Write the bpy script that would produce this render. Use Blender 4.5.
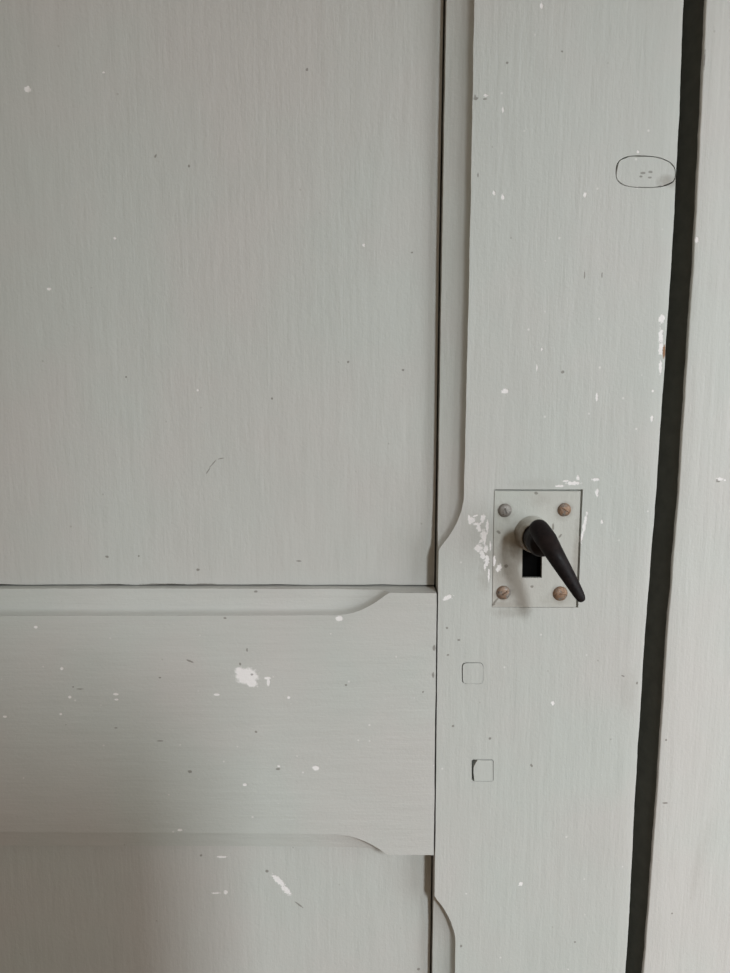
import bpy, bmesh, math, random
from mathutils import Vector, Matrix, noise

random.seed(4)
scn = bpy.context.scene
for o in list(bpy.data.objects):
    bpy.data.objects.remove(o)
COL = scn.collection

# ------------------------------------------------------------------ camera
W, H, F = 730.0, 973.0, 703.0          # picture size and focal length in pixels
D, ZC, PITCH = 0.42, 1.20, math.radians(8.2)
cam_d = bpy.data.cameras.new('camera')
cam_d.sensor_fit = 'VERTICAL'
cam_d.sensor_height = 36.0
cam_d.lens = F / H * 36.0
cam_d.clip_start = 0.01
cam = bpy.data.objects.new('camera', cam_d)
cam.location = (0, -D, ZC)
cam.rotation_euler = (math.pi / 2 - PITCH, 0, 0)
COL.objects.link(cam)
scn.camera = cam

# ------------------------------------------------------------------ light
world = bpy.data.worlds.new('world')
scn.world = world
world.use_nodes = True
bg = world.node_tree.nodes['Background']
bg.inputs['Color'].default_value = (1.0, 0.81, 0.62, 1)
bg.inputs['Strength'].default_value = 0.228

def rect_light(name, aim, direction, dist, wide, tall, energy, colour):
    """rectangular area light turned to its aim: for window daylight and for the added fill"""
    d = Vector(direction).normalized()
    ld = bpy.data.lights.new(name, 'AREA')
    ld.shape = 'RECTANGLE'
    ld.size, ld.size_y = wide, tall
    ld.energy = energy
    ld.color = colour
    lo = bpy.data.objects.new(name, ld)
    lo.location = Vector(aim) + d * dist
    lo.rotation_euler = d.to_track_quat('Z', 'Y').to_euler()
    COL.objects.link(lo)


# tall window behind the photographer's right shoulder; then a fill light added to brighten the right side
rect_light('window_daylight', (0.06, 0, 1.10), (0.42, -1.0, 0.58), 3.0, 0.28, 0.95, 107.0, (0.885, 0.955, 1.0))
rect_light('side_fill_light', (0.15, 0, 1.05), (1.0, -0.72, 0.05), 1.15, 0.6, 0.9, 7.8, (0.885, 0.955, 1.0))

vs = scn.view_settings
vs.view_transform = 'Standard'
vs.look = 'None'
vs.gamma = 1.0
vs.use_curve_mapping = False
vs.exposure = 0.0


# ------------------------------------------------------------------ helpers
def P(px, py, depth=0.0):
    """photograph pixel -> point on the upright plane y = depth (metres)"""
    X = (px - W / 2) / F
    Y = -(py - H / 2) / F
    dx, dy, dz = X, math.cos(PITCH) + Y * math.sin(PITCH), -math.sin(PITCH) + Y * math.cos(PITCH)
    t = (depth + D) / dy
    return Vector((t * dx, depth, ZC + t * dz))


def interp(tab, v):
    tab = sorted(tab)
    if v <= tab[0][0]:
        (a, b), (c, d) = tab[0], tab[1]
        return b if len(tab) < 2 else b
    if v >= tab[-1][0]:
        return tab[-1][1]
    for (a, b), (c, d) in zip(tab, tab[1:]):
        if a <= v <= c:
            return b + (d - b) * (v - a) / (c - a)


def link(name, me, mat, parent=None, smooth=True, angle=35):
    o = bpy.data.objects.new(name, me)
    COL.objects.link(o)
    if mat is not None:
        me.materials.clear()
        me.materials.append(mat)
    if smooth:
        me.polygons.foreach_set('use_smooth', [True] * len(me.polygons))
        try:
            me.set_sharp_from_angle(angle=math.radians(angle))
        except Exception:
            pass
    if parent is not None:
        o.parent = parent
        # keep the mesh data in world coordinates whatever the base of the thing
        base = Vector((0, 0, 0))
        q = parent
        while q is not None:
            base += q.location
            q = q.parent
        o.location = -base
    return o


def loft(name, sections, mat, parent=None, angle=35):
    """sections: list of closed loops (same count) of Vectors -> capped mesh"""
    n = len(sections[0])
    vs_ = [tuple(v) for s in sections for v in s]
    fs = []
    for i in range(len(sections) - 1):
        for j in range(n):
            k = (j + 1) % n
            fs.append((i * n + j, i * n + k, (i + 1) * n + k, (i + 1) * n + j))
    fs.append(tuple(range(n - 1, -1, -1)))
    fs.append(tuple((len(sections) - 1) * n + j for j in range(n)))
    me = bpy.data.meshes.new(name)
    me.from_pydata(vs_, [], fs)
    bm = bmesh.new(); bm.from_mesh(me)
    bmesh.ops.recalc_face_normals(bm, faces=bm.faces)
    bm.to_mesh(me); bm.free()
    return link(name, me, mat, parent, angle=angle)


def prism_mesh(name, pts, y0, y1, bevel=0.0, seg=2):
    """outline pts (x,z) extruded from y0 (front) to y1 (back)"""
    bm = bmesh.new()
    f = [bm.verts.new((p[0], y0, p[1])) for p in pts]
    b = [bm.verts.new((p[0], y1, p[1])) for p in pts]
    n = len(pts)
    ff = bm.faces.new(f); bm.faces.new(b[::-1])
    for i in range(n):
        j = (i + 1) % n
        bm.faces.new((f[i], b[i], b[j], f[j]))
    bmesh.ops.recalc_face_normals(bm, faces=bm.faces)
    if bevel > 0:
        bmesh.ops.bevel(bm, geom=list(ff.edges), offset=bevel, segments=seg, affect='EDGES', profile=0.5)
    me = bpy.data.meshes.new(name)
    bm.to_mesh(me); bm.free()
    return me


def cut(obj, meshes):
    """subtract closed meshes (world coordinates) from obj for good"""
    tmp = []
    for me in meshes:
        c = bpy.data.objects.new('cutter', me)
        COL.objects.link(c)
        tmp.append(c)
        m = obj.modifiers.new('cut', 'BOOLEAN')
        m.operation = 'DIFFERENCE'
        m.solver = 'EXACT'
        m.object = c
    bpy.context.view_layer.update()
    dg = bpy.context.evaluated_depsgraph_get()
    me = bpy.data.meshes.new_from_object(obj.evaluated_get(dg))
    obj.modifiers.clear()
    obj.data = me
    for c in tmp:
        bpy.data.objects.remove(c)
    me.polygons.foreach_set('use_smooth', [True] * len(me.polygons))
    me.set_sharp_from_angle(angle=math.radians(32))


def lathe_mesh(name, prof, seg=40, center=(0, 0), wob=0.0):
    """prof: list of (radius, standoff) ; axis = -y through (x,z)=center"""
    bm = bmesh.new()
    rings = []
    for r, h in prof:
        if r < 1e-6:
            rings.append([bm.verts.new((center[0], -h, center[1]))])
            continue
        ring = []
        for i in range(seg):
            a = 2 * math.pi * i / seg
            rr = r * (1 + wob * noise.noise(Vector((math.cos(a) * 1.7, math.sin(a) * 1.7, h * 250))))
            ring.append(bm.verts.new((center[0] + rr * math.cos(a), -h, center[1] + rr * math.sin(a))))
        rings.append(ring)
    for a, b in zip(rings, rings[1:]):
        for i in range(seg):
            j = (i + 1) % seg
            if len(a) == 1:
                bm.faces.new((a[0], b[i], b[j]))
            elif len(b) == 1:
                bm.faces.new((a[i], b[0], a[j]))
            else:
                bm.faces.new((a[i], b[i], b[j], a[j]))
    for ring in (rings[0], rings[-1]):
        if len(ring) > 1:
            bm.faces.new(ring)
    bmesh.ops.recalc_face_normals(bm, faces=bm.faces)
    me = bpy.data.meshes.new(name)
    bm.to_mesh(me); bm.free()
    return me


# ------------------------------------------------------------------ materials
class NT:
    def __init__(self, name):
        self.m = bpy.data.materials.new(name)
        self.m.use_nodes = True
        self.t = self.m.node_tree
        self.b = self.t.nodes['Principled BSDF']
        self.tc = self.t.nodes.new('ShaderNodeTexCoord').outputs['Object']

    def node(self, kind, **kw):
        n = self.t.nodes.new(kind)
        for k, v in kw.items():
            if k.startswith('in_'):
                key = k[3:]
                n.inputs[int(key) if key.isdigit() else key].default_value = v
            else:
                setattr(n, k, v)
        return n

    def lk(self, a, b):
        self.t.links.new(a, b)

    def noise(self, scale, detail=3, rough=0.5, vec=None):
        n = self.node('ShaderNodeTexNoise', in_Scale=scale, in_Detail=detail, in_Roughness=rough)
        self.lk(vec if vec is not None else self.tc, n.inputs['Vector'])
        return n.outputs['Fac']

    def scaled(self, sx, sy, sz):
        n = self.node('ShaderNodeMapping', in_Scale=(sx, sy, sz))
        self.lk(self.tc, n.inputs['Vector'])
        return n.outputs['Vector']

    def math(self, op, a, b=None, clamp=False):
        n = self.node('ShaderNodeMath', operation=op, use_clamp=clamp)
        for i, v in enumerate((a, b)):
            if v is None:
                continue
            if isinstance(v, (int, float)):
                n.inputs[i].default_value = v
            else:
                self.lk(v, n.inputs[i])
        return n.outputs[0]

    def ramp(self, v, a, b, lo=0.0, hi=1.0):
        n = self.node('ShaderNodeMapRange', in_1=a, in_2=b, in_3=lo, in_4=hi)
        n.clamp = True
        self.lk(v, n.inputs[0])
        return n.outputs[0]

    def mix(self, fac, a, b, mode='MIX'):
        n = self.node('ShaderNodeMix', data_type='RGBA', blend_type=mode)
        for i, v in ((0, fac), (6, a), (7, b)):
            if isinstance(v, (int, float)):
                n.inputs[i].default_value = v
            elif isinstance(v, (tuple, list)):
                n.inputs[i].default_value = (*v[:3], 1)
            else:
                self.lk(v, n.inputs[i])
        return n.outputs[2]

    def marks(self, lst, depth=0.0, ragged=0.35, nscale=900):
        """mask = 1 inside any of the ellipses (px, py, rx, ry, rot in degrees)"""
        if not lst:
            return None
        best = None
        for mk in lst:
            px, py, rx, ry = mk[:4]
            rot = mk[4] if len(mk) > 4 else 0
            c = P(px, py, depth)
            s = (P(px + 1, py, depth) - c).length
            n = self.node('ShaderNodeMapping', vector_type='TEXTURE')
            n.inputs['Location'].default_value = (c.x, c.y, c.z)
            n.inputs['Rotation'].default_value = (0, math.radians(rot), 0)
            n.inputs['Scale'].default_value = (rx * s, 1000, ry * s)
            if best is None:
                self.lk(self.tc, n.inputs['Vector'])
            else:            # chained so that the marks are worked out one after another
                ch = self.node('ShaderNodeVectorMath', operation='MULTIPLY_ADD')
                self.lk(best, ch.inputs[0])
                ch.inputs[1].default_value = (1e-12, 0, 0)
                self.lk(self.tc, ch.inputs[2])
                self.lk(ch.outputs[0], n.inputs['Vector'])
            v = self.node('ShaderNodeVectorMath', operation='LENGTH')
            self.lk(n.outputs[0], v.inputs[0])
            best = v.outputs['Value'] if best is None else self.math('MINIMUM', best, v.outputs['Value'])
        nz = self.noise(nscale, 2)
        best = self.math('ADD', best, self.math('MULTIPLY', self.math('SUBTRACT', nz, 0.5), ragged * 4))
        return self.ramp(best, 1.15, 0.75)

    def soft(self, lst, depth=0.0):
        out = None
        for mk in lst:
            px, py, rx, ry, rot, amt = mk
            c = P(px, py, depth)
            s = (P(px + 1, py, depth) - c).length
            n = self.node('ShaderNodeMapping', vector_type='TEXTURE')
            n.inputs['Location'].default_value = (c.x, c.y, c.z)
            n.inputs['Rotation'].default_value = (0, math.radians(rot), 0)
            n.inputs['Scale'].default_value = (rx * s, 1000, ry * s)
            self.lk(self.tc, n.inputs['Vector'])
            v = self.node('ShaderNodeVectorMath', operation='LENGTH')
            self.lk(n.outputs[0], v.inputs[0])
            nz = self.noise(260, 4)
            # ragged outline
            q = self.math('ADD', v.outputs['Value'], self.math('MULTIPLY', self.math('SUBTRACT', nz, 0.5), 1.2))
            r = self.ramp(q, 1.0, 0.3, 0.0, amt)
            out = r if out is None else self.math('MAXIMUM', out, r)
        return out


PAINT = (0.515, 0.515, 0.49)
CHALK = (0.86, 0.82, 0.81)
DIRT = (0.11, 0.09, 0.07)


def paint(name, grain='V', depth=0.0, ragged=0.35, nscale=900, white=(), dark=(), dirt_and_dark=(), base=PAINT, seed=0, grain_amt=0.75, rough=0.5, brown=()):
    k = NT(name)
    st = (430, 430, 14) if grain == 'V' else (14, 430, 430)
    st2 = (1500, 1500, 45) if grain == 'V' else (45, 1500, 1500)
    off = k.node('ShaderNodeMapping', in_Location=(seed * 3.1, seed * 1.7, seed * 2.3))
    k.lk(k.tc, off.inputs[0])
    big = k.noise(9.0, 3, 0.55, off.outputs[0])
    mid = k.noise(45.0, 4, 0.6, off.outputs[0])
    g1 = k.noise(1.0, 3, 0.55, k.scaled(*st))
    g2 = k.noise(1.0, 2, 0.6, k.scaled(*st2))
    g3 = k.noise(1.0, 4, 0.65, k.scaled(*((150, 150, 26) if grain == 'V' else (26, 150, 150))))
    col = k.mix(k.ramp(big, 0.38, 0.62), (base[0] * 1.02, base[1] * 0.985, base[2] * 0.98), (base[0] * 0.975, base[1] * 1.0, base[2] * 0.985))
    col = k.mix(k.ramp(mid, 0.3, 0.75, 0.0, 0.10), col, (base[0] * 0.80, base[1] * 0.80, base[2] * 0.78))
    col = k.mix(k.ramp(g1, 0.42, 0.70, 0.0, 0.12 * grain_amt), col, (base[0] * 1.25, base[1] * 1.25, base[2] * 1.25))
    col = k.mix(k.ramp(g1, 0.45, 0.25, 0.0, 0.10 * grain_amt), col, (base[0] * 0.7, base[1] * 0.7, base[2] * 0.68))
    col = k.mix(k.ramp(g3, 0.42, 0.72, 0.0, 0.16), col, (base[0] * 0.82, base[1] * 0.82, base[2] * 0.80))
    # specks of dust in the paint
    sp = k.node('ShaderNodeTexVoronoi', in_Scale=95.0)
    k.lk(off.outputs[0], sp.inputs['Vector'])
    pick = k.node('ShaderNodeSeparateColor')
    k.lk(sp.outputs['Color'], pick.inputs[0])
    spk = k.math('MULTIPLY', k.ramp(sp.outputs['Distance'], 0.075, 0.03), k.ramp(pick.outputs[0], 0.80, 0.86))
    col = k.mix(k.math('MULTIPLY', spk, 0.38), col, (0.24, 0.22, 0.19))
    spw = k.math('MULTIPLY', k.ramp(sp.outputs['Distance'], 0.085, 0.04), k.ramp(pick.outputs[1], 0.90, 0.93))
    col = k.mix(k.math('MULTIPLY', spw, 0.42), col, CHALK)
    dm = k.soft(dirt_and_dark, depth) if dirt_and_dark else None
    if dm is not None:
        col = k.mix(dm, col, (0.20, 0.165, 0.13))
    wm = k.marks(white, depth, ragged, nscale)
    if wm is not None:
        col = k.mix(k.math('MULTIPLY', wm, 0.9), col, CHALK)
    bmk = k.marks(brown, depth)
    if bmk is not None:
        col = k.mix(bmk, col, (0.25, 0.12, 0.05))
    km = k.marks(dark, depth, ragged=0.25, nscale=700)
    if km is not None:
        col = k.mix(k.math('MULTIPLY', km, 0.6), col, DIRT)
    k.lk(col, k.b.inputs['Base Color'])
    k.b.inputs['Roughness'].default_value = rough
    k.b.inputs['Specular IOR Level'].default_value = 0.35
    # fine relief: brush lines, lumps, chipped edges
    lump = k.noise(480, 4, 0.6, off.outputs[0])
    hgt = k.math('ADD', k.math('MULTIPLY', g1, 0.55 * grain_amt), k.math('MULTIPLY', g2, 0.20 * grain_amt))
    hgt = k.math('ADD', hgt, k.math('MULTIPLY', lump, 0.8))
    hgt = k.math('ADD', hgt, k.math('MULTIPLY', g3, 1.6))
    hgt = k.math('ADD', hgt, k.math('MULTIPLY', spk, 0.5))
    if wm is not None:
        hgt = k.math('SUBTRACT', hgt, k.math('MULTIPLY', wm, 0.7))
    bp = k.node('ShaderNodeBump', in_Strength=0.6, in_Distance=0.00034)
    k.lk(hgt, bp.inputs['Height'])
    k.lk(bp.outputs[0], k.b.inputs['Normal'])
    return k.m


PD = 0.014       # panels lie this far behind the front faces
M_upper = paint('paint_upper_panel', 'V', PD, seed=1,
    white=[(27.5, 89, 3.2, 3), (104, 72.5, 1.6, 1.0), (198, 390, 1.2, 1.2), (115, 238, 1.4, 1.2), (364, 245, 1.5, 1.5), (49, 289, 2.2, 1.6)],
    dark=[(155.5, 156, 1.0, 2.0, 25), (307, 69.5, 1.2, 1.5), (412, 252.5, 1.3, 1.0), (107, 556.5, 1.8, 1.3), (198, 569.5, 1.8, 1.3), (272, 398.5, 1.2, 1.2),
          (348, 362, 1.3, 1.3), (299, 561, 2.5, 0.9), (126, 377, .9, 1.0), (189, 166, 1.0, 1.4), (403, 370, 1.2, 1.2), (139, 556, 1.0, 1.0),
          (208, 471, 3.6, .6, -55), (213, 463.5, 5.0, .5, -48), (221, 458.5, 3.0, .5, -12), (112, 584.4, 16, .8), (165, 584.4, 26, 1.1), (205, 584.2, 12, .9), (258, 584.8, 12, .7), (345, 585.4, 22, .7)])
M_rail = paint('paint_rail', 'H', 0, 0.22, 420, seed=2, grain_amt=0.8,
    white=[(247, 676, 11.5, 8.5), (240, 671, 5, 4), (252, 683, 6, 4), (268, 678, 3.5, 1.5), (268.5, 682, 1.6, 4.5), (116, 694, 3.2, 1.3), (116.5, 699.5, 2, 1.0),
           (217, 694.5, 3.2, 1.3), (289, 697.5, 1.6, 1.4), (316, 768, 3.6, 2.6), (245, 784.5, 2.2, 1.5), (5, 716.5, 2.2, 1.2), (339.5, 618.5, 3.6, 2.8),
           (62, 668.5, 1.8, 1.8), (70, 697, 1.6, 1.6), (36, 627, 2.0, 1.6), (61, 714, 1.4, 1.2), (279, 766, 1.6, 1.1), (180, 830, 2.5, 1.3)],
    dark=[(190, 771.5, 2.2, 1.6), (278, 769, 2.4, 1.1), (160, 741, 3.5, .7), (252, 674.5, 1.4, 1.3), (346, 685, 1.2, 1.2), (247, 650, .8, 2.0), (225, 618, 1.5, 1.0),
          (254, 595, 2.0, 1.2), (423, 692, 1.0, 1.2), (434, 648, 1.5, 3.0), (433, 675, 1.2, 3), (160, 677.5, 1.4, .8), (80, 689, 3.5, .6), (73, 687, 1.0, .8), (190, 661, 4, 1.0, 25),
          (240, 664, 1.1, 1.4), (256, 732, 1.4, 1.3), (116, 728, 1.6, .7)])
M_lower = paint('paint_lower_panel', 'V', PD, seed=3,
    white=[(279, 881, 9.5, 2.8, 47), (286, 890, 7.0, 3.0, 50), (222, 857, 5, 1.2), (226, 892, 2.0, 2.4), (216, 893, 5, 0.9)],
    dark=[(267, 871.5, 1.8, 1.5), (201, 855.5, 1.3, 1.2), (299, 905, 5, 0.9, 40), (418.5, 969, 1.6, 1.6)])
M_stile = paint('paint_stile', 'V', 0, 0.5, 620, seed=4, grain_amt=0.95,
    white=[(505, 391, 3.2, 2.4), (537, 368, 0.8, 3.2), (585, 195, 1.7, 2.4), (541.5, 5.5, 1.8, 3), (553, 703, 2.0, 2.2), (521, 884, 2.2, 2.0),
           (448, 597.5, 5.2, 2.4, -22), (472, 520, 3.0, 4.2, 20), (476, 524, 3.0, 1.6), (483, 518.5, 2.4, 4, 15), (479, 528, 2.2, 5, -20), (484, 536, 3.0, 7),
           (479, 548, 3.6, 4.2, 40), (483, 555, 2.6, 6, -25), (487, 560, 2.2, 6), (487.5, 527, 1.3, 7), (489, 575, 1.0, 6), (486, 549, 2.4, 4), (481, 541, 1.2, 3, 30), (490.5, 545, 1.0, 5), (475, 516, 3.2, 1.0, -20), (480, 524, 1.0, 4, 35), (469, 518, 1.2, 3), (485, 567, 1.0, 4),
           (574, 483.0, 7, 2.0), (561, 486, 5, 1.2), (578, 478, 1.6, 2.4), (566, 481, 3, 1.2), (595.5, 479.5, 3.6, 1.8), (597, 492.5, 2.0, 3.4), (585, 524, 1.8, 11, 8), (582, 537, 1.5, 6, 8),
           (602, 522, 1.2, 2.2), (597, 397, 1.3, 4), (652, 418.5, 1.3, 3.2), (662, 318.5, 3.0, 4.0), (661, 336, 2.2, 8), (661, 348, 2.2, 7), (660.5, 367, 1.5, 7), (653, 391, 1.2, 1.2),
           (503, 197, 1.5, 3), (503, 110, 1.0, 3), (494, 193, 1.4, 2), (542, 349, 1.0, 1.5), (638, 152, 1.5, 1.5), (486, 95.5, 2.5, 1.2)],
    dark=[(476, 98.5, 2.6, 1.4, -20), (475, 97, 1.0, 2.2), (485, 99, 2.2, .8), (562.5, 372, 1.7, 1.6), (584.5, 275, .7, 4.5), (507, 63, 1.4, 1.2), (562, 51.5, 1.0, 1.0), (478, 175, .8, 2.2),
          (447, 628, 1.2, 1.2), (448, 655, 1.3, 1.0), (459, 640, 1.6, 1.1), (453, 726, 1.3, 1.3), (490, 738.5, 1.4, 1.4), (531, 765, .9, 1.3), (575, 942, 1.1, 1.0), (532, 766, .9, 1.2), (461, 946, 1.2, 1.5), (623, 676, 2, .8, 25),
          (637, 683, 1.0, 1.5), (602, 275, .7, 3), (495, 604.5, 3.6, 1.0, -50)],
    brown=[(664.0, 352, 1.6, 7)],
    dirt_and_dark=[(488, 562, 10, 26, 0, 0.30), (484, 580, 8, 16, 0, 0.20), (672, 182, 10, 8, 0, 0.35), (628, 690, 12, 30, 0, 0.10), (536, 484, 40, 7, 0, 0.10), (510, 612, 26, 8, 0, 0.25)])
M_frame = paint('paint_frame', 'V', 0, seed=5, grain_amt=1.15, base=(0.56, 0.555, 0.53),
    white=[(720, 479, 3.6, 1.6), (697, 240, 2, 3), (725, 480, 1.2, 1.0)],
    dark=[(704.6, 60, .7, 10), (718, 481.5, 2, .8), (665, 803, 3.2, 1.0), (666, 740, 1.2, 1.2), (672, 913.5, .9, .9), (717, 480, 1, 1)],
    dirt_and_dark=[(700, 860, 8, 60, 8, 0.10)])
M_plate = paint('paint_lock_plate', 'V', 0, seed=6, grain_amt=0.35, base=(0.50, 0.50, 0.465), rough=0.42,
    white=[(499, 568, 2.5, 4, 20), (494, 561, 1.8, 5)],
    dark=[(506, 566, 2.0, 1.8), (498.5, 532, 2.4, 1.4, 40), (532, 586.5, 1.6, 1.4), (553, 527, 1.0, 4), (560, 536, 1.0, 2.5, 40), (557, 541, 1.8, .8), (495.5, 601, 4.5, 1.0, -52), (493, 604.5, 2.2, 1.0, -20), (536, 493, 2, 1.5)],
    dirt_and_dark=[(500, 565, 16, 36, 0, 0.36), (516, 548, 10, 16, 0, 0.55), (531, 541, 25, 26, 0, 0.30), (505, 604, 20, 6, 0, 0.35), (556, 600, 18, 8, 0, 0.2), (541, 500, 12, 8, 0, 0.15), (505, 511.5, 11, 11, 0, .45), (564, 511, 11, 11, 0, .45), (503.5, 594, 12, 12, 0, .5), (560, 595, 12, 12, 0, .45), (576, 560, 5, 50, 0, .35)])  # the list also holds darker rings round the four screws
M_knot = paint('paint_knot', 'V', 0, seed=4, grain_amt=0.7,
    dark=[(643, 173, 2.4, 1.3), (650.5, 172, 2.2, 1.3), (641, 176.5, 1.8, 1.0), (650, 177.5, 2.0, 1.0)],
    white=[(663, 187, 3, 2)], dirt_and_dark=[(667, 182, 13, 8, 10, 0.45)])
M_peg = paint('paint_peg', 'V', 0, seed=4, grain_amt=0.8)
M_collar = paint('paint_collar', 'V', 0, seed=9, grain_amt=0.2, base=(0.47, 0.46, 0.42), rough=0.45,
    dirt_and_dark=[(518, 541, 20, 24, 0, 0.8), (532, 552, 20, 9, 0, 0.6)])  # collar darker and browner on its left and lower side
M_other = paint('paint_plain', 'V', 0, seed=10)


def plain(name, col, rough=0.7, bump=0.0004, scale=120, var=0.25):
    k = NT(name)
    n = k.noise(scale, 4, 0.6)
    c = k.mix(k.ramp(n, 0.3, 0.7), tuple(v * (1 - var) for v in col), tuple(v * (1 + var) for v in col))
    k.lk(c, k.b.inputs['Base Color'])
    k.b.inputs['Roughness'].default_value = rough
    bp = k.node('ShaderNodeBump', in_Strength=0.5, in_Distance=bump)
    k.lk(n, bp.inputs['Height'])
    k.lk(bp.outputs[0], k.b.inputs['Normal'])
    return k.m


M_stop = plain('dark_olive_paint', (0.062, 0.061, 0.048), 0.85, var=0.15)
M_void = plain('keyhole_shade_black', (0.004, 0.004, 0.004), 0.9)  # shade inside the keyhole, put into the colour
M_void.node_tree.nodes['Principled BSDF'].inputs['Specular IOR Level'].default_value = 0.0
M_back = plain('dark_cupboard_inside', (0.05, 0.045, 0.035), 0.9)
M_plaster = plain('warm_plaster', (0.55, 0.50, 0.43), 0.9, scale=40, var=0.05)
M_floor = plain('worn_floorboards', (0.25, 0.16, 0.09), 0.6, scale=14)


def iron_mat():
    k = NT('dark_iron')
    n = k.noise(350, 4, 0.6)
    f = k.noise(60, 3)
    c = k.mix(k.ramp(n, 0.35, 0.7), (0.007, 0.0055, 0.006), (0.017, 0.012, 0.012))
    c = k.mix(k.ramp(f, 0.55, 0.75, 0, 0.5), c, (0.026, 0.016, 0.014))
    k.lk(c, k.b.inputs['Base Color'])
    k.b.inputs['Specular IOR Level'].default_value = 0.14
    k.lk(k.ramp(n, 0.3, 0.8, 0.42, 0.66), k.b.inputs['Roughness'])
    bp = k.node('ShaderNodeBump', in_Strength=0.4, in_Distance=0.0003)
    k.lk(n, bp.inputs['Height'])
    k.lk(bp.outputs[0], k.b.inputs['Normal'])
    return k.m


def screw_mat(name, rust, seed):
    k = NT(name)
    off = k.node('ShaderNodeMapping', in_Location=(seed, seed * 2, seed * 3))
    k.lk(k.tc, off.inputs[0])
    n = k.noise(520, 5, 0.75, off.outputs[0])
    m = k.noise(260, 3, 0.6, off.outputs[0])
    c = k.mix(k.ramp(n, 0.35, 0.65), (0.33, 0.315, 0.29), (0.20, 0.18, 0.16))
    c = k.mix(k.ramp(m, 0.62 - 0.32 * rust, 0.72 - 0.25 * rust, 0, min(1, rust * 1.2)), c, (0.27, 0.165, 0.105))
    c = k.mix(k.ramp(n, 0.62, 0.72, 0, rust * 0.8), c, (0.55, 0.42, 0.33))
    c = k.mix(k.ramp(n, 0.47, 0.36, 0, 0.85), c, (0.05, 0.03, 0.025))
    k.lk(c, k.b.inputs['Base Color'])
    k.b.inputs['Metallic'].default_value = 0.35
    k.b.inputs['Roughness'].default_value = 0.42
    bp = k.node('ShaderNodeBump', in_Strength=0.9, in_Distance=0.0006)
    k.lk(n, bp.inputs['Height'])
    k.lk(bp.outputs[0], k.b.inputs['Normal'])
    return k.m


M_iron = iron_mat()
M_screw = [screw_mat('painted_screw', 0.12, 1.0), screw_mat('rusty_screw', 0.85, 2.3), screw_mat('rusty_screw_dull', 0.65, 3.7), screw_mat('copper_screw', 0.9, 5.1)]

# ------------------------------------------------------------------ the setting
def slab(name, x0, x1, y0, y1, z0, z1, mat, parent=None, bevel=0.0):
    bm = bmesh.new()
    bmesh.ops.create_cube(bm, size=1.0)
    for v in bm.verts:
        v.co = Vector((x0 + (v.co.x + .5) * (x1 - x0), y0 + (v.co.y + .5) * (y1 - y0), z0 + (v.co.z + .5) * (z1 - z0)))
    if bevel:
        bmesh.ops.bevel(bm, geom=bm.edges, offset=bevel, segments=2, affect='EDGES')
    me = bpy.data.meshes.new(name)
    bm.to_mesh(me); bm.free()
    return link(name, me, mat, parent, smooth=False)


def structure(o):
    o['kind'] = 'structure'
    return o


DOOR_L, DOOR_B, DOOR_T = -0.74, 0.012, 1.95
structure(slab('floor', -2.2, 2.2, -2.6, 0.20, -0.05, 0.0, M_floor))
structure(slab('wall_back', -0.95, 0.42, 0.10, 0.13, 0.0, 2.06, M_back))

# edges of the slit between door and frame, read on the front plane
SLIT_L = [(0, 684), (120, 679.6), (250, 672.8), (490, 656.8), (640, 645.0), (800, 635.2), (925, 629.2), (973, 625.6)]
SLIT_R = [(0, 705.9), (120, 700.2), (250, 693.8), (490, 678.6), (640, 666.6), (800, 656.5), (973, 643.2)]


def edge_table(tab, depth=0.0):
    return [(P(px, py, depth).z, P(px, py, depth).x) for py, px in tab]


E_L, E_R = edge_table(SLIT_L), edge_table(SLIT_R)


def zrows(z0, z1, fine0, fine1, fine, coarse):
    zs, z = [], z0
    while z < z1 - 1e-6:
        zs.append(z)
        z += fine if fine0 <= z < fine1 else coarse
    zs.append(z1)
    return zs


def sway(z, seed, amp):
    return amp * noise.noise(Vector((seed * 7.3, seed, z * 55))) + amp * 0.5 * noise.noise(Vector((seed, 3.3, z * 210)))


FZ0, FZ1 = 0.78, 1.56
zs = zrows(0.0, 2.06, FZ0, FZ1, 0.004, 0.06)
secs = []
for z in zs:
    x0 = interp(E_R, z) + sway(z, 11, 0.00025)
    r = 0.0012
    s = [Vector((0.40, 0.10, z)), Vector((x0 + 0.004, 0.10, z)), Vector((x0 + 0.0005, 0.03, z))]
    for i in range(6):
        a = math.pi / 2 * i / 5
        s.append(Vector((x0 + r * 0.7 * (1 - math.sin(a)) if False else x0 + r * 0.75 * (1 - math.cos(a)), r - r * math.sin(a), z)))
    for u in (0.01, 0.03, 0.06, 0.10, 0.15, 0.19):
        s.append(Vector((x0 + u, 0.0004 * noise.noise(Vector((u * 30, 5, z * 14))), z)))
    s.append(Vector((0.40, 0.0, z)))
    secs.append(s)
structure(loft('trim_1', secs, M_frame))
structure(slab('trim_2', -0.90, 0.205, 0.026, 0.0995, 1.955, 2.06, M_other))
structure(slab('trim_3', -0.90, DOOR_L - 0.012, 0.0, 0.0995, 0.0, 1.955, M_other, bevel=0.003))
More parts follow.
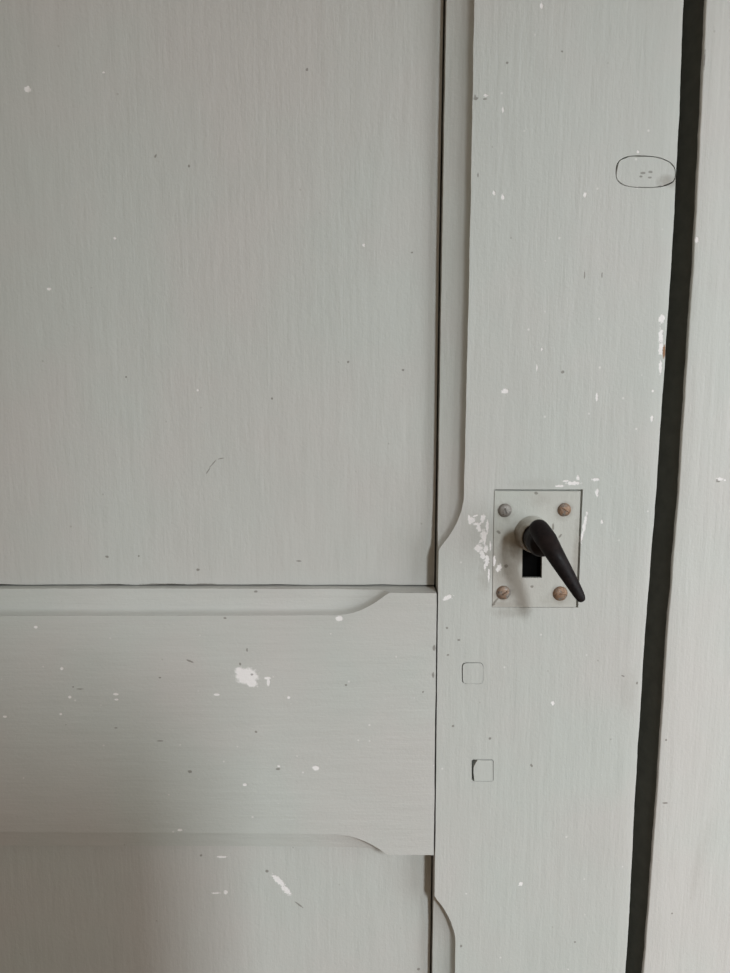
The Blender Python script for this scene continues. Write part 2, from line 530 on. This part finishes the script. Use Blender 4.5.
# dark stop in the rebate behind the slit
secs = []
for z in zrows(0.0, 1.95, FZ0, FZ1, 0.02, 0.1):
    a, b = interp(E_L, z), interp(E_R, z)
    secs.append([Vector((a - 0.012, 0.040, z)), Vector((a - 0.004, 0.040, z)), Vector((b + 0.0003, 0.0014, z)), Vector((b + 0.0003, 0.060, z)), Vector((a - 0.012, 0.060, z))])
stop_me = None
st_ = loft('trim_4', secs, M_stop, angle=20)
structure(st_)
structure(slab('wall_right', 0.4005, 2.2, 0.02, 0.20, 0.0, 2.5, M_plaster))
structure(slab('wall_left', -2.2, -0.9505, 0.02, 0.20, 0.0, 2.5, M_plaster))
structure(slab('shade_block_near', -0.14, 0.148, -0.66, -0.50, 0.0, 1.268, M_plaster, bevel=0.02))  # added unseen block that shades the lower left of the door
structure(slab('shade_block_far', 0.0, 0.44, -1.48, -1.32, 0.0, 1.84, M_plaster, bevel=0.01))  # added unseen block, dims the left side with a soft shadow
structure(slab('shade_block_top', -2.2, 2.2, -1.5, -1.3, 1.945, 2.45, M_plaster, bevel=0.01))  # added unseen bar, holds light off the upper part of the door
structure(slab('wall_top', -0.95, 0.40, 0.02, 0.20, 2.0605, 2.5, M_plaster))

# ------------------------------------------------------------------ the door
door = bpy.data.objects.new('cupboard_door', None)
door.location = ((DOOR_L + 0.17) / 2, 0.016, DOOR_B)
COL.objects.link(door)
door['label'] = 'pale grey-green painted wooden panelled cupboard door with chipped paint and an iron lever handle'
door['category'] = 'door'

TH = 0.034        # thickness of stiles and rails


def cove(t, a=0.0038):
    """depth below the face at distance t behind the arris of the stopped moulding"""
    if t <= 0:
        return 0.0
    if t < a:
        u = t / a
        return 0.0058 * (1 - (1 - u) ** 2.0) * 0.95 + 0.00029 * u
    return 0.0058 + (t - a) * 0.16


def smooth_stop(u):
    """0 at the stop, 1 on the full moulding: straight rise that eases into the run"""
    u = max(0.0, min(1.0, u))
    return 1 - (1 - u) ** 2.1


# --- right stile
S_EDGE = [(0, 448.0), (300, 442.6), (590, 438.2), (855, 435.2), (973, 433.6)]
E_S = edge_table(S_EDGE)
E_ARR_U = edge_table([(0, 474.5), (250, 469.5), (480, 464.5), (560, 463.0)])
z_stop_u0, z_stop_u1 = P(440, 549).z, P(464, 492).z
E_ARR_L = edge_table([(930, 455.5), (973, 454.8)])
z_stop_l0, z_stop_l1 = P(434.6, 897).z, P(456, 946).z


def stile_c(z):
    e = interp(E_S, z)
    if z > z_stop_u0:
        return (interp(E_ARR_U, z) - e) * smooth_stop((z - z_stop_u0) / (z_stop_u1 - z_stop_u0))
    if z < z_stop_l0:
        return (interp(E_ARR_L, z) - e) * smooth_stop((z_stop_l0 - z) / (z_stop_l0 - z_stop_l1))
    return 0.0


TS = [0, .0006, .0012, .0018, .0026, .0030, .0038, .0055, .0080, .0110, 1.0]
zs = zrows(DOOR_B, DOOR_T, FZ0, FZ1, 0.0025, 0.05)
secs = []
for z in zs:
    e = interp(E_S, z) + sway(z, 2, 0.00012)
    c = stile_c(z)
    if c > 0.0005:
        c += sway(z, 5, 0.00025)
    r = interp(E_L, z) + sway(z, 3, 0.00028)
    s = [Vector((r - 0.001, TH, z)), Vector((e, TH, z))]
    for t in reversed(TS):
        tt = min(t, c)
        if t > c:        # collapse surplus columns evenly at the edge
            tt = c
        s.append(Vector((e + (c - tt) + (1e-5 * (1 - TS.index(t) / 11)), cove(tt), z)))
    for u in (0.08, 0.22, 0.36, 0.5, 0.64, 0.78, 0.92):
        x = e + c + (r - e - c) * u
        s.append(Vector((x, 0.00035 * noise.noise(Vector((x * 22, 1, z * 12))), z)))
    rr = 0.0011
    for i in range(4):
        a = math.pi / 2 * i / 3
        s.append(Vector((r - rr + rr * math.sin(a), rr - rr * math.cos(a), z)))
    secs.append(s)
stile = loft('stile', secs, M_stile, door, angle=32)


def quad(pts, depth=0.0, dx=(0, 0), dz=(0, 0)):
    q = [P(px, py, depth) for px, py in pts]
    return [(p.x, p.z) for p in q]


def round_poly(px, py, hw, hh, power=4.0, n=28, grow=0.0):
    out = []
    for i in range(n):
        a = 2 * math.pi * i / n
        cs, sn = math.cos(a), math.sin(a)
        x = math.copysign(abs(cs) ** (2 / power), cs) * (hw + grow)
        y = math.copysign(abs(sn) ** (2 / power), sn) * (hh + grow)
        p = P(px + x, py + y)
        out.append((p.x, p.z))
    return out


cutters = []
# mortise for the lock plate and the deep keyhole
cutters.append(prism_mesh('c', quad([(494.15, 489.3), (583.0, 489.5), (578.2, 607.5), (491.8, 607.35)]), -0.004, 0.0022))
cutters.append(prism_mesh('c', quad([(518, 516), (548, 516), (546, 584), (517, 584)]), -0.003, 0.030))
# two drawbore pegs and the knot
cutters.append(prism_mesh('c', round_poly(472.6, 673.2, 10.8, 10.8, 6.0), -0.004, 0.006))
cutters.append(prism_mesh('c', round_poly(482.6, 770.5, 10.9, 11.0, 14.0), -0.004, 0.006))
knot_hole = []
N = 44
for i in range(N):
    a = 2 * math.pi * i / N
    cs, sn = math.cos(a), math.sin(a)
    x = math.copysign(abs(cs) ** (2 / 2.7), cs) * 30.2
    y = math.copysign(abs(sn) ** (2 / 2.7), sn) * 16.2
    w = 1 + 0.03 * math.sin(3 * a + 1)
    knot_hole.append((645 + x * w, 172 + y * w + 0.03 * x))
cutters.append(prism_mesh('c', [(P(*p).x, P(*p).z) for p in knot_hole], -0.004, 0.005))
cut(stile, cutters)


def part_from(name, me, mat, parent, angle=35):
    return link(name, me, mat, parent, smooth=False)


def shrink_poly(pts, fn):
    cx = sum(p[0] for p in pts) / len(pts); cy = sum(p[1] for p in pts) / len(pts)
    out = []
    for i, p in enumerate(pts):
        d = Vector((p[0] - cx, p[1] - cy)); L = d.length
        out.append((cx + d.x * (L - fn(i)) / L, cy + d.y * (L - fn(i)) / L))
    return out


kp = shrink_poly(knot_hole, lambda i: 0.7 + 1.3 * max(0, noise.noise(Vector((math.cos(i / 44 * 6.28) * 2.6, math.sin(i / 44 * 6.28) * 2.6, 4)))) + (0.7 if 3 < i < 9 else 0))
knot = part_from('knot', prism_mesh('knot', [(P(*p).x, P(*p).z) for p in kp], 0.00005, 0.0048, 0.0003), M_knot, stile)
knot['label'] = 'oval knot with a dark cracked outline'
peg1 = part_from('peg', prism_mesh('peg', round_poly(472.95, 673.5, 10.25, 10.3, 6.0), 0.00005, 0.0058, 0.00008), M_peg, stile)
pp = [(477.5, 760.0), (481, 760.4), (492.9, 760.4), (493.0, 781.2), (474.4, 781.2), (473.4, 772), (473.6, 767.2)]
peg2 = part_from('peg', prism_mesh('peg', [(P(*p).x, P(*p).z) for p in pp], 0.00005, 0.0058, 0.00008), M_peg, stile)
peg2['label'] = 'square peg with a broken corner'

# --- lock plate
plate_me = prism_mesh('lock_plate', quad([(494.4, 491.0), (580.6, 491.2), (575.8, 607.2), (492.0, 607.2)]), -0.0002, 0.0021, 0.00025)
plate = link('lock_plate', plate_me, M_plate, door)
keyhole_shade_box = link('keyhole_shade_box', prism_mesh('keyhole_shade_box', quad([(519, 517), (547, 517), (545, 583), (518, 583)]), 0.0045, 0.0295), M_void, plate)  # near-black box added so the keyhole reads as deep shade
cut(plate, [prism_mesh('c', quad([(522.6, 528), (542.4, 528), (541.8, 577.8), (522.0, 577.8)]), -0.01, 0.01),])
plate.data.polygons.foreach_set('use_smooth', [False] * len(plate.data.polygons))
plate['label'] = 'painted steel lock plate with keyhole, four screws'


def screw(px, py, rpx, ang, mat, h=0.0017, slot=1.25, wide=0.17):
    c = P(px, py)
    s = (P(px + 1, py) - c).length
    r = rpx * s
    prof = [(r * 0.75, -0.001), (r, -0.0002), (r, 0.0004), (r * .93, 0.0004 + h * .30), (r * .78, .0004 + h * .60), (r * .55, .0004 + h * .83), (r * .28, .0004 + h * .96), (0, .0004 + h)]
    me = lathe_mesh('screw', prof, 28, (c.x, c.z), 0.03)
    o = link('screw', me, mat, plate)
    bm = bmesh.new()
    bmesh.ops.create_cube(bm, size=1.0)
    M = Matrix.Translation((c.x, -(0.0004 + h), c.z)) @ Matrix.Rotation(math.radians(ang), 4, 'Y') @ Matrix.Diagonal((r * slot, h * 0.8, r * wide, 1))
    bmesh.ops.transform(bm, matrix=M, verts=bm.verts)
    cm = bpy.data.meshes.new('c'); bm.to_mesh(cm); bm.free()
    cut(o, [cm])
    return o


s1 = screw(504.8, 510.3, 6.9, 70, M_screw[0], slot=0.75, wide=0.22); s1['label'] = 'screw painted over in grey'
s2 = screw(564.2, 509.7, 6.8, 35, M_screw[1])
s3 = screw(503.4, 592.5, 7.2, -35, M_screw[2])
s4 = screw(560.2, 593.4, 7.4, 10, M_screw[3])

# --- lever handle
HC = (532.2, 533.4)                     # axis of the spindle on the plate
c0 = P(*HC)
lever = bpy.data.objects.new('lever_handle', None)
lever.parent = door
lever.location = Vector((c0.x, 0, c0.z)) - door.location
COL.objects.link(lever)
prof = [(0.0108, 0.0001), (0.0109, 0.0010), (0.0103, 0.0022), (0.0099, 0.0060), (0.0099, 0.0100), (0.0097, 0.0122), (0.0093, 0.0128), (0.0087, 0.0126), (0.0085, 0.0110), (0.0, 0.0110)]
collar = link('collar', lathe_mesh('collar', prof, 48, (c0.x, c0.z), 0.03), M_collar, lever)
collar['label'] = 'grey painted collar'


def tube_bm(bm, pts, rads, flat, seg=20):
    """tube through 3D points with round end caps"""
    n = len(pts)
    rings = []
    P3, R3 = [], []
    d0 = (pts[0] - pts[1]).normalized(); d1 = (pts[-1] - pts[-2]).normalized()
    for q in (1.0, .92, .7, .38):
        P3.append(pts[0] + d0 * rads[0] * q); R3.append(rads[0] * max(.03, math.sqrt(1 - q * q)))
    for p, r in zip(pts, rads):
        P3.append(p); R3.append(r)
    for q in (.38, .7, .92, 1.0):
        P3.append(pts[-1] + d1 * rads[-1] * q); R3.append(rads[-1] * max(.03, math.sqrt(1 - q * q)))
    for i, p in enumerate(P3):
        d = (P3[min(i + 1, len(P3) - 1)] - P3[max(i - 1, 0)]).normalized()
        side = d.cross(Vector((0, 1, 0))).normalized()
        out = side.cross(d).normalized()
        rings.append([bm.verts.new(p + side * math.cos(a) * R3[i] + out * math.sin(a) * R3[i] * flat) for a in [2 * math.pi * k / seg for k in range(seg)]])
    for a, b in zip(rings, rings[1:]):
        for i in range(seg):
            j = (i + 1) % seg
            bm.faces.new((a[i], b[i], b[j], a[j]))
    bm.faces.new(rings[0]); bm.faces.new(rings[-1][::-1])


def catmull(ps, rs, k=6):
    out, ro = [], []
    for i in range(len(ps) - 1):
        p0, p1, p2, p3 = ps[max(i - 1, 0)], ps[i], ps[i + 1], ps[min(i + 2, len(ps) - 1)]
        for j in range(k):
            t = j / k
            out.append(0.5 * ((2 * p1) + (p2 - p0) * t + (2 * p0 - 5 * p1 + 4 * p2 - p3) * t * t + (3 * p1 - p0 - 3 * p2 + p3) * t ** 3))
            ro.append(rs[i] + (rs[i + 1] - rs[i]) * t)
    out.append(ps[-1]); ro.append(rs[-1])
    return out, ro


arm = [(539.0, 528.6, .026, 10.0), (546.5, 540.0, .033, 10.8), (556.0, 556.0, .040, 9.2), (566.5, 573.5, .043, 7.7), (576.0, 589.5, .046, 6.2), (580.6, 597.6, .0475, 5.0)]
pts = [P(a[0], a[1], -a[2]) for a in arm]
rads = [a[3] * (P(a[0] + 1, a[1], -a[2]) - P(a[0], a[1], -a[2])).length for a in arm]
bm = bmesh.new()
pp, rr = catmull(pts, rads)
tube_bm(bm, pp, rr, 0.85)
me_hub = lathe_mesh('hub', [(0.0083, 0.0100), (0.0085, 0.0150), (0.0088, 0.0200), (0.0088, 0.0240), (0.0076, 0.0280), (0.0045, 0.0300), (0, 0.0305)], 36, (c0.x, c0.z))
bm.from_mesh(me_hub)
bmesh.ops.recalc_face_normals(bm, faces=bm.faces)
me = bpy.data.meshes.new('lever')
bm.to_mesh(me); bm.free()
arm_o = link('lever', me, M_iron, lever)
rm = arm_o.modifiers.new('r', 'REMESH'); rm.mode = 'VOXEL'; rm.voxel_size = 0.00065
sm = arm_o.modifiers.new('s', 'SMOOTH'); sm.iterations = 6; sm.factor = 0.5
bpy.context.view_layer.update()
me2 = bpy.data.meshes.new_from_object(arm_o.evaluated_get(bpy.context.evaluated_depsgraph_get()))
arm_o.modifiers.clear()
arm_o.data = me2
me2.polygons.foreach_set('use_smooth', [True] * len(me2.polygons))
arm_o['label'] = 'dark iron lever hanging down to the right'

# --- middle rail
R_TOP = [(0, 592.3), (180, 592.2), (300, 592.6), (390, 592.8), (437, 593.0)]
R_TARR = [(0, 616.0), (180, 615.8), (330, 615.4)]
R_BOT = [(0, 853.0), (200, 853.6), (433, 855.2)]
R_BARR = [(0, 832.2), (200, 833.0), (340, 834.4)]


def hx(tab, depth=0.0):
    return [(P(px, py, depth).x, P(px, py, depth).z) for px, py in tab]


RT, RTA, RB, RBA = hx(R_TOP), hx(R_TARR), hx(R_BOT), hx(R_BARR)
xt0, xt1 = P(388.5, 592).x, P(332, 592).x
xb0, xb1 = P(387, 855).x, P(332, 855).x
DL = DOOR_L + 0.115


def xrows():
    xs = []
    x = DL + 0.0005
    while x < P(0, 700).x - 0.02:
        xs.append(x); x += 0.03
    while x < P(436.0, 700).x - 0.0025:
        xs.append(x); x += 0.0025
    xs.append(None)
    return xs


secs = []
for x in xrows():
    last = x is None
    if last:
        x = P(436.0, 720).x
    ss = []
    zt, zb = interp(RT, x), interp(RB, x)
    ct = (zt - interp(RTA, x)) * smooth_stop((xt0 - x) / (xt0 - xt1))
    cb = (interp(RBA, x) - zb) * smooth_stop((xb0 - x) / (xb0 - xb1))
    zt += sway(x, 21, 0.00020); zb += sway(x, 22, 0.00015)

    def X(z):
        # the end follows the stile so that a hairline joint stays open
        return x if not last else interp(E_S, z) - 0.00095 + sway(z, 31, 0.00022)
    s = [Vector((X(zt), TH, zt)), Vector((X(zb), TH, zb))]
    s = [Vector((X(zt), TH, zt))]
    for t in reversed(TS):
        tt = min(t, max(ct, 0))
        s.append(Vector((X(zt), cove(tt, 0.0026), zt - (max(ct, 0) - tt) - 1e-5 * (1 - TS.index(t) / 11))))
    for u in [i / 24 for i in range(1, 24)]:
        z = zt - ct + (zb + cb - (zt - ct)) * u
        s.append(Vector((X(z), 0.00030 * noise.noise(Vector((x * 14, 9, z * 22))), z)))
    for t in TS:
        tt = min(t, max(cb, 0))
        s.append(Vector((X(zb), cove(tt, 0.0026), zb + (max(cb, 0) - tt) + 1e-5 * (1 - TS.index(t) / 11))))
    s.append(Vector((X(zb), TH, zb)))
    secs.append(s)
rail = loft('middle_rail', secs, M_rail, door, angle=32)


# --- panels
def panel(name, x0, xr, ztop, zbot, mat, seed):
    """flat board; xr(z) its right edge, zbot(x) / ztop(x) its lower and upper edges"""
    secs = []
    nx = 60
    zz = []
    zA, zB = zbot(0.0), ztop(0.0)
    nz = max(8, int((zB - zA) / 0.012))
    for iz in range(nz + 1):
        v = iz / nz
        s = []
        zc = zA + (zB - zA) * v
        xe = xr(zc)
        for ix in range(nx + 1):
            x = x0 + (xe - x0) * ix / nx
            z = zbot(x) + (ztop(x) - zbot(x)) * v
            s.append(Vector((x, PD + 0.0006 * noise.noise(Vector((x * 9, seed, z * 7))), z)))
        s.append(Vector((xe, PD + 0.009, zc)))
        s.append(Vector((x0, PD + 0.009, zc)))
        secs.append(s)
    return loft(name, secs, mat, door, angle=50)


GAP = 0.0011
# dark line between upper panel and rail: the board has shrunk a little
panel('upper_panel', DL + 0.002, lambda z: interp(E_S, z) - 0.0011, lambda x: 1.80,
      lambda x: interp(RT, x) + 0.0010 + 0.0007 * noise.noise(Vector((x * 45, 4, 4))) + 0.0004 * noise.noise(Vector((x * 190, 4, 4))), M_upper, 3)
panel('lower_panel', DL + 0.002, lambda z: interp(E_S, z) - 0.0011, lambda x: interp(RB, x) - 0.0004,
      lambda x: 0.21, M_lower, 6)

# --- rest of the door beyond the picture
lst = slab('stile', DOOR_L, DL, 0.0, TH, DOOR_B, DOOR_T, M_other, door, bevel=0.002)
slab('top_rail', DL + 0.0004, interp(E_S, 1.9) - 0.0008, 0.0, TH, 1.801, DOOR_T, M_other, door, bevel=0.002)
slab('bottom_rail', DL + 0.0004, interp(E_S, 0.1) - 0.0008, 0.0, TH, DOOR_B, 0.209, M_other, door, bevel=0.002)
